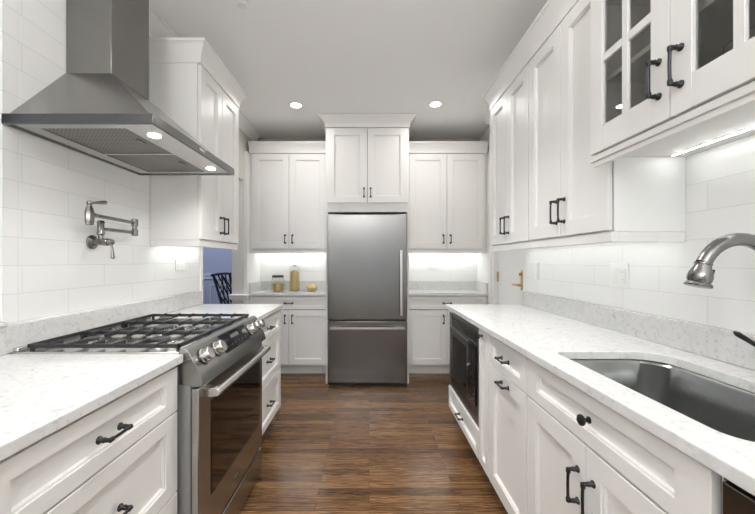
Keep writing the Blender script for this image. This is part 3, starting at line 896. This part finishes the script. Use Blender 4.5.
# grates and burners
def burner(x, y, r):
    b = MB()
    b.lathe((x, y, tz+.0005), (0, 0, 1), [(r*1.25, 0), (r*1.2, .004), (r*1.02, .006), (r*1.0, .014), (r*.3, .015)], 24)
    o = b.build('burner', 'steellt', t)
    MB().lathe((x, y, tz+.0156), (0, 0, 1), [(r*.9, 0), (r*.95, .003), (r*.85, .008), (r*.1, .0095)], 24).build('burner_cap', 'iron', o)
for x, y, r in ((-1.13, 1.385, .030), (-.85, 1.385, .042), (-.99, 1.636, .048), (-1.13, 1.887, .036), (-.85, 1.887, .030)):
    burner(x, y, r)
gw = (RY1-RY0-.03)/3
for k in range(3):
    y0 = RY0+.012+k*(gw+.003); y1 = y0+gw
    b = MB(); zt0, zt1 = .931, .946; x0, x1 = -1.275, -.708; bw = .0048
    for y in (y0+bw, y1-bw): b.box(x0, y-bw, zt0, x1, y+bw, zt1)
    for x in (x0+bw, x1-bw): b.box(x-bw, y0, zt0, x+bw, y1, zt1)
    for i in range(1, 7):
        x = x0+(x1-x0)*i/7
        L = gw*(.32 if i in (2, 5) else .24)
        for (ya, yb) in ((y0-.001, y0+L), (y1-L, y1+.001)):
            b.box(x-.0038, ya, zt0+.001, x+.0038, yb, zt1+.004)
    for x in (x0+.01, x1-.01):
        for y in (y0+.01, y1-.01):
            b.box(x-.006, y-.006, tz+.0005, x+.006, y+.006, zt0+.001)
    b.build('grate', 'iron', t, .0012)

# ------------------------------------------------------------------ range hood
HY0, HY1 = 1.240, 1.990
HX = -0.787; HZ0, HZ1 = 1.757, 1.796
t = thing('range_hood', 'stainless steel pyramid chimney hood on the tiled wall over the range', 'hood', (XL+.2, (HY0+HY1)/2, HZ0))
b = MB(); x0 = XL+.002
b.box(x0, HY0, HZ0, HX, HY0+.012, HZ1); b.box(x0, HY1-.012, HZ0, HX, HY1, HZ1)
b.box(HX-.012, HY0+.012, HZ0, HX, HY1-.012, HZ1); b.box(x0, HY0+.012, HZ0, x0+.012, HY1-.012, HZ1)
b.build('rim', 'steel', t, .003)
CX1, CY0, CY1, CZ = -1.138, 1.503, 1.770, 2.087
b = MB()
b.loft([[(x0, HY0+.02, HZ1+.0005), (HX-.02, HY0+.02, HZ1+.0005), (HX-.02, HY1-.02, HZ1+.0005), (x0, HY1-.02, HZ1+.0005)],
        [(x0, CY0, CZ), (CX1, CY0, CZ), (CX1, CY1, CZ), (x0, CY1, CZ)]])
b.build('canopy', 'steelv', t, .002)
MB().box(x0, CY0+.004, CZ-.01, CX1-.004, CY1-.004, CEIL-.11).build('chimney', 'steelv', t, .002)
b = MB()                                     # underside plate with openings for the two filters
fx0_, fx1_ = -1.258, -.928
fy = [HY0+.060, (HY0+HY1)/2-.008, (HY0+HY1)/2+.008, HY1-.060]
zp0, zp1 = HZ0+.006, HZ0+.012
b.box(x0+.012, HY0+.012, zp0, fx0_, HY1-.012, zp1); b.box(fx1_, HY0+.012, zp0, HX-.012, HY1-.012, zp1)
b.box(fx0_, HY0+.012, zp0, fx1_, fy[0], zp1); b.box(fx0_, fy[1], zp0, fx1_, fy[2], zp1); b.box(fx0_, fy[3], zp0, fx1_, HY1-.012, zp1)
b.build('under_panel', 'steellt', t)
for a, c in ((fy[0], fy[1]), (fy[2], fy[3])):
    fl = MB().box(fx0_-.004, a-.004, zp1+.0005, fx1_+.004, c+.004, zp1+.006).build('filter', 'mesh', t)
    MB().box(fx1_-.055, (a+c)/2-.022, zp1-.005, fx1_-.040, (a+c)/2+.022, zp1+.0003).build('latch', 'dsteel', fl, .001)
for y in (1.375, 1.865):
    MB().lathe((-.868, y, zp0-.0005), (0, 0, -1), [(.024, 0), (.024, .002), (.020, .003), (.001, .003)], 24).build('hood_light', 'hoodlamp', t)
    l = area('hood_lamp_light', (-.868, y, zp0-.008), (0, 0, 0), .055, .055, 1.5, WARM, 'DISK', 2.4)
MB().box(HX+.0003, 1.575, HZ0+.012, HX+.003, 1.622, HZ0+.027).build('button', 'steellt', t, .001)

# ------------------------------------------------------------------ pot filler
t = thing('pot_filler', 'gunmetal folding pot filler tap mounted on the tile above the range', 'faucet', (XL, 1.648, 1.348))
b = MB(); py, pz = 1.648, 1.348
b.lathe((XL+.001, py, pz), (1, 0, 0), [(.034, 0), (.034, .006), (.026, .012), (.016, .018), (.015, .055), (.018, .060), (.018, .078), (.012, .084)], 24)
b.build('wall_flange', 'nickel', t)
px = XL+.045
b = MB()
b.lathe((px, py, pz+.012), (0, 0, 1), [(.011, 0), (.011, .022), (.017, .026), (.017, .034), (.0145, .038), (.0145, .078), (.017, .082), (.013, .092)], 20)
b.build('post', 'nickel', t)
b = MB()                                     # shut-off lever hanging at the front of the valve
b.lathe((XL+.085, py, pz), (1, 0, 0), [(.013, 0), (.015, .008), (.013, .018), (.004, .022)], 18)
b.tube([(XL+.096, py, pz-.008), (XL+.100, py, pz-.03), (XL+.102, py, pz-.055), (XL+.103, py, pz-.075), (XL+.103, py, pz-.082)], [.005, .005, .0075, .0095, .005], 12)
b.build('valve_lever', 'nickel', t)
jx, jy = -1.287, 1.868
za, zu = 1.412, 1.466
b = MB(); b.tube([(px, py, za), (jx, jy, za)], .0085, 14); b.build('arm', 'nickel', t)
b = MB()
b.lathe((jx, jy, za-.018), (0, 0, 1), [(.012, 0), (.0165, .004), (.0165, .034), (.012, .038), (.012, .052), (.0165, .056), (.0165, .090), (.012, .094)], 20)
b.build('joint', 'nickel', t)
sx_, sy_ = -1.255, 1.527
b = MB(); b.tube([(jx, jy, zu), (sx_, sy_, zu)], .0085, 14)
b.lathe((sx_, sy_, zu), Vector((jx-sx_, jy-sy_, 0)), [(.012, .015), (.013, .022), (.010, .038), (.0088, .045)], 16)
b.build('arm', 'nickel', t)
b = MB()
b.lathe((sx_, sy_, zu-.048), (0, 0, 1), [(.013, 0), (.0155, .003), (.0155, .012), (.0175, .014), (.0175, .064), (.0145, .068), (.0145, .076), (.010, .082), (.010, .090)], 8)
b.build('spout', 'nickel', t)
b = MB()
b.lathe((sx_, sy_, zu+.043), (0, 0, 1), [(.010, 0), (.012, .006), (.010, .014), (.004, .018)], 16)
b.tube([(sx_, sy_, zu+.053), (sx_, sy_+.03, zu+.057), (sx_, sy_+.065, zu+.064), (sx_, sy_+.092, zu+.069), (sx_, sy_+.100, zu+.070)], [.005, .0055, .0085, .009, .004], 12)
b.build('spout_lever', 'nickel', t)

# ------------------------------------------------------------------ wall plates
def plate(F, u, v, w_, h_, name, label, kind, parts):
    t = thing(name, label, kind, F(u, v, 0))
    MB().boxf(F, u-w_/2, u+w_/2, v-h_/2, v+h_/2, .0008, .006).build('cover_plate', 'plastic', t, .0015)
    for pn, pu, pv, pw, ph in parts:
        o = MB().boxf(F, u+pu-pw/2, u+pu+pw/2, v+pv-ph/2, v+pv+ph/2, .0062, .0085).build(pn, 'plastic', t, .001)
        if pn == 'socket':
            a = pw < ph
            for q in (-1, 1):
                if a: cu, cv = 0, q*ph*.27
                else: cu, cv = q*pw*.27, 0
                for dd in (-.006, .006):
                    if a: MB().boxf(F, u+pu+cu+dd-.001, u+pu+cu+dd+.001, v+pv+cv-.004, v+pv+cv+.004, .0086, .0089).build('slot', 'slot', o)
                    else: MB().boxf(F, u+pu+cu-.004, u+pu+cu+.004, v+pv+cv+dd-.001, v+pv+cv+dd+.001, .0086, .0089).build('slot', 'slot', o)
plate(FL(XL), 2.415, 1.228, .115, .075, 'wall_outlet', 'white sideways outlet on the left tile past the pot filler', 'outlet', [('socket', 0, 0, .066, .033)])
plate(FR(XR), 1.652, 1.186, .116, .120, 'switch_plate', 'white two-gang plate with rocker switch and outlet on right tile above the counter', 'switch', [('rocker', .027, 0, .033, .066), ('socket', -.027, 0, .033, .066)])
plate(FR(XR), 2.470, 1.186, .070, .118, 'switch_plate', 'white single switch plate on right tile nearest the brass-handled door', 'switch', [('rocker', 0, 0, .033, .066)])
plate(FB(YB), -.755, 1.190, .115, .072, 'wall_outlet', 'white sideways outlet on back tile behind the tall pasta jar', 'outlet', [('socket', 0, 0, .066, .033)])
plate(FB(YB), .775, 1.196, .115, .072, 'wall_outlet', 'white sideways outlet on back tile in the niche right of the refrigerator', 'outlet', [('socket', 0, 0, .066, .033)])

# ------------------------------------------------------------------ microwave
t = thing('microwave', 'black and dark steel built-in microwave with louvred trim in the right-hand base cabinets', 'microwave', (.8, 2.31, .30))
u0, u1, v0, v1 = MY0+.022, MY1-.022, .297, .860
MB().box(FXR+.004, u0+.02, v0+.02, XR-.06, u1-.02, v1-.03).build('oven_body', 'black', t)
b = MB()                                    # trim kit frame
n0, n1 = .001, .016
b.boxf(RF, u0-.018, u0+.030, v0, v1, n0, n1); b.boxf(RF, u1-.030, u1+.018, v0, v1, n0, n1)
b.boxf(RF, u0+.030, u1-.030, v0, v0+.022, n0, n1); b.boxf(RF, u0+.030, u1-.030, v1-.020, v1, n0, n1)
b.boxf(RF, u0+.030, u1-.030, v0+.085, v0+.10, n0, n1); b.boxf(RF, u0+.030, u1-.030, v1-.105, v1-.092, n0, n1)
b.build('trim_frame', 'msteel', t, .002)
for a, c in ((v0+.022, v0+.085), (v1-.092, v1-.020)):
    b = MB()
    for k in range(4):
        z = a+(c-a)*(k+.5)/4
        b.boxf(RF, u0+.031, u1-.031, z-.0035, z+.0035, .002, .014)
    for k in range(1, 6):
        uu = u0+.031+(u1-u0-.062)*k/6
        b.boxf(RF, uu-.003, uu+.003, a+.0005, c-.0005, .001, .010)
    b.build('louvre_grille', 'msteel', t)
    
dv0, dv1 = v0+.102, v1-.107
us = u0+.185
d = MB().boxf(RF, us, u1-.032, dv0, dv1, .002, .026).build('door', 'dsteel', t, .003)
MB().boxf(RF, us+.030, u1-.070, dv0+.045, dv1-.045, .0265, .028).build('window', 'bglass', d)
cpn = MB().boxf(RF, u0+.032, us-.003, dv0, dv1, .002, .026).build('control_panel', 'bglass', t, .002)
b = MB()
for r in range(4):
    for c in range(3):
        uu = u0+.062+c*.036; vv = dv0+.05+r*.04
        b.boxf(RF, uu-.012, uu+.012, vv-.012, vv+.012, .0262, .0268)
b.build('keypad', 'black', cpn)
MB().lathe(RF(us-.018, (dv0+dv1)/2+.03, .0265), (-1, 0, 0), [(.012, 0), (.012, .006), (.009, .008)], 18).build('button', 'steellt', cpn)

# ------------------------------------------------------------------ sink and faucet
t = thing('kitchen_sink', 'stainless steel undermount sink bowl set in the right countertop', 'sink', (.893, .92, .66))
rings = []
for d_, z, r in ((-.022, ZB-.001, .095), (-.022, ZB-.003, .095), (-.004, ZB-.0035, .086), (.002, ZB-.012, .084), (.006, ZB-.12, .080), (.012, ZB-.170, .078), (.03, ZB-.188, .07), (.06, ZB-.194, .055), (.15, ZB-.199, .02)):
    rings.append([Vector((x, y, z)) for x, y in rrect(SK[0]+d_, SK[1]+d_, SK[2]-d_, SK[3]-d_, r)])
b = MB().loft(rings, False, True)
o = b.build('basin', 'sinks', t)
so = o.modifiers.new('solid', 'SOLIDIFY'); so.thickness = .0012; so.offset = 1
MB().lathe((.93, .92, ZB-.1985), (0, 0, 1), [(.045, 0), (.045, .002), (.036, .003), (.030, .0012), (.001, .0012)], 24).build('drain', 'steellt', t)

t = thing('sink_faucet', 'brushed nickel gooseneck sink faucet with a side lever, arching over the sink', 'faucet', (1.124, .93, ZC))
by = .93
b = MB()
b.lathe((1.124, by, ZC+.001), (0, 0, 1), [(.030, 0), (.030, .006), (.024, .012), (.020, .03), (.022, .05), (.024, .08), (.020, .10), (.015, .115)], 24)
b.build('base', 'faucet', t)
path = [(1.124, by, ZC+.11), (1.125, by, 1.10)]
cxx, czz, rr = 1.014, 1.208, .107
for k in range(0, 17):
    a = math.radians(-8 + k*(154+8)/16)
    path.append((cxx+rr*math.cos(a), by, czz+rr*math.sin(a)))
tip = Vector(path[-1]); tdir = (tip-Vector(path[-2])).normalized()
path.append(tuple(tip+tdir*.006))
tip = Vector(path[-1])
rad = [.0180]*(len(path)-5)+[.0178, .0176, .0174, .0172, .0172]
MB().tube(path, rad, 20).build('spout', 'faucet', t)
hax = (tdir*.4+Vector((-.05, 0, -1))*.6).normalized()
hb = MB().lathe(tip-hax*.001, hax, [(.0195, 0), (.0195, .004), (.0180, .006), (.0205, .016), (.0255, .028), (.0275, .040), (.0262, .050), (.0240, .054), (.0290, .058), (.0305, .063), (.029, .066), (.020, .067)], 28)
sh = hb.build('spray_head', 'faucet', t)
MB().boxf(frame(tip+hax*.034+Vector((.0262, 0, .004)), (0, 1, 0), -hax, (1, 0, 0)), -.007, .007, -.012, .012, 0, .006).build('button', 'black', sh, .002)
b = MB()
b.lathe((1.104, by-.001, .985), (-.72, 0, .55), [(.013, 0), (.013, .012), (.009, .018), (.006, .022)], 16)
b.tube([(1.092, by, 1.000), (1.070, by, 1.018), (1.035, by, 1.040), (1.008, by, 1.056), (1.0, by, 1.061)], [.0055, .0055, .0065, .0075, .004], 12)
b.build('side_lever', 'pewter', t)

# ------------------------------------------------------------------ jars in the niche
def jar(x, y, r, h, fill, label, lid):
    t = thing('pasta_jar', label, 'jar', (x, y, ZCB))
    z = ZCB+.0008
    hh = h-(.022 if lid else .0)
    pr = [(r*.92, 0), (r, .006), (r, hh-.028), (r*.86, hh-.010), (r*.86, hh), (r*.86-.003, hh), (r*.86-.003, hh-.011), (r-.003, hh-.030), (r-.003, .008), (.0001, .006)]
    MB().lathe((x, y, z), (0, 0, 1), pr, 28, True, False).build('glass_body', 'glass', t)
    rr = r-.006
    MB().lathe((x, y, z+.0085), (0, 0, 1), [(rr*.95, 0), (rr, .004), (rr, fill*.92), (rr*.75, fill), (rr*.2, fill*1.03)], 24).build('pasta', 'pasta', t)['kind'] = 'stuff'
    if lid == 'dark':
        MB().lathe((x, y, z+hh+.0005), (0, 0, 1), [(r*.90, 0), (r*.93, .003), (r*.93, .022), (r*.85, .026), (.001, .026)], 28).build('lid', 'lid', t)
    elif lid == 'glass':
        MB().lathe((x, y, z+hh+.0005), (0, 0, 1), [(r*.88, 0), (r*.88, .012), (r*.4, .018), (r*.25, .024), (r*.25, .036), (.001, .038)], 24).build('lid', 'glass', t)
jar(-1.050, 3.92, .070, .180, .085, 'short wide glass jar of dry pasta with a dark lid, leftmost on the niche counter', 'dark')
jar(-.858, 3.92, .056, .295, .225, 'tall slim glass jar of dry pasta in the niche left of the refrigerator', 'glass')
t = thing('pasta_dish', 'small open glass dish of yellow dry pasta, nearest the refrigerator', 'dish', (-.655, 3.91, ZCB))
z = ZCB+.0008
MB().lathe((-.655, 3.91, z), (0, 0, 1), [(.045, 0), (.052, .004), (.064, .055), (.061, .055), (.049, .008), (.0001, .006)], 28, True, False).build('glass_body', 'glass', t)
MB().lathe((-.655, 3.91, z+.0085), (0, 0, 1), [(.045, 0), (.054, .036), (.040, .060), (.016, .072), (.001, .074)], 20).build('pasta', 'pasta', t)['kind'] = 'stuff'

# ------------------------------------------------------------------ ceiling lamps, sprinkler cover, led strips
for x, y, lb in ((-.691, 3.22, 'round recessed ceiling light left of the refrigerator crown'), (.627, 3.20, 'round recessed ceiling light right of the refrigerator crown')):
    t = thing('ceiling_light', lb, 'light', (x, y, CEIL), 'recessed ceiling lights')
    MB().lathe((x, y, CEIL-.0008), (0, 0, -1), [(.066, 0), (.064, .003), (.053, .005), (.050, .002), (.050, .0005)], 32, True, False).build('trim_ring', 'trim', t)
    MB().lathe((x, y, CEIL-.0018), (0, 0, -1), [(.0495, 0), (.0495, .0012), (.001, .0014)], 32).build('lens', 'lamp', t)
o = MB().lathe((-.735, 1.93+.03, CEIL-.0008), (0, 0, -1), [(.030, 0), (.029, .004), (.010, .006)], 24).build('sprinkler_cover', 'trim')
tag(o, 'small round cover disc flush on the ceiling above the range side', 'ceiling fitting')

def led_strip(label, F, a, b_, watts, n):
    """F(u along strip, 0, depth below cabinet bottom)"""
    t = thing('led_strip', label, 'light', F((a+b_)/2, 0, 0), 'under-cabinet light strips')
    MB().boxf(F, a, b_, -.005, .005, .0008, .0028).build('tape', 'plastic', t)
    for i in range(n):
        u = a+(b_-a)*(i+.5)/n
        MB().boxf(F, u-.0022, u+.0022, -.0022, .0022, .003, .0045).build('diode', 'led' if watts else 'leddot', t)
    c = F((a+b_)/2, 0, .008)
    d = F(1, 0, 0)-F(0, 0, 0)
    if watts == 0: return t
    l = area('led_light', c, (0, 0, PI/2 if abs(d.y) > .5 else 0), b_-a-.01, .008, watts, (.97, 1.0, .985))
    return t
led_strip('dotted led light strip under the glass-door cabinet above the sink', frame((1.142, 0, gz), (0, 1, 0), (1, 0, 0), (0, 0, -1)), .66, 1.280, 0, 58)
led_strip('led light strip under the long upper cabinets on the right wall', frame((1.142, 0, zbr), (0, 1, 0), (1, 0, 0), (0, 0, -1)), 1.34, 2.56, 1.0, 40)
led_strip('led light strip under the upper cabinet past the range hood', frame((-1.27, 0, 1.388), (0, 1, 0), (1, 0, 0), (0, 0, -1)), 2.13, 2.66, 0.9, 20)
led_strip('led light strip under the back cabinet above the jars', frame((0, 4.02, 1.384), (1, 0, 0), (0, 1, 0), (0, 0, -1)), -1.27, -.49, 2.4, 24)
led_strip('led light strip under the back cabinet right of the refrigerator', frame((0, 4.02, 1.384), (1, 0, 0), (0, 1, 0), (0, 0, -1)), .45, 1.26, 2.4, 24)

# ------------------------------------------------------------------ dining chair beyond the opening
t = thing('dining_chair', 'black lacquered lattice-back chair in the blue dining room', 'chair', (-1.545, 4.42, 0))
ang = math.radians(-4)
R2 = Matrix.Rotation(ang, 3, 'Z')
base = Vector((-1.545, 4.42, 0))
def CF(a, b_, c): return base + R2 @ Vector((-c, a, b_))      # a across, b up, c towards the viewer
b = MB(); b.boxf(CF, -.23, .23, .43, .475, -.22, .22); b.build('seat', 'chair', t, .01)
for a in (-.20, .20):
    for c in (-.19, .19):
        MB().tube([CF(a, .4295, c), CF(a, .22, c), CF(a*1.03, .001, c*1.05)], [.021, .018, .015], 10).build('leg', 'chair', t)
b = MB()
def BP(a, h): return CF(a*(1+.12*(h-.48)), h, .20+.30*(h-.48))
for a in (-.20, .20): b.tube([BP(a, .476), BP(a, .8), BP(a, 1.10)], [.017, .016, .014], 10)
for h in (.55, 1.08): b.tube([BP(-.235, h), BP(-.1, h+.012), BP(.1, h+.012), BP(.235, h)], .016, 10)
for a0, h0, a1, h1 in ((-.19, .56, .0, 1.08), (.0, .56, -.19, 1.08), (.19, .56, .0, 1.08), (.0, .56, .19, 1.08), (-.09, .56, .09, 1.08), (.09, .56, -.09, 1.08), (-.19, .82, 0, .56), (.19, .82, 0, .56), (-.19, .82, 0, 1.08), (.19, .82, 0, 1.08)):
    b.tube([BP(a0, h0), BP((a0+a1)/2, (h0+h1)/2), BP(a1, h1)], .0095, 8)
b.build('backrest', 'chair', t)
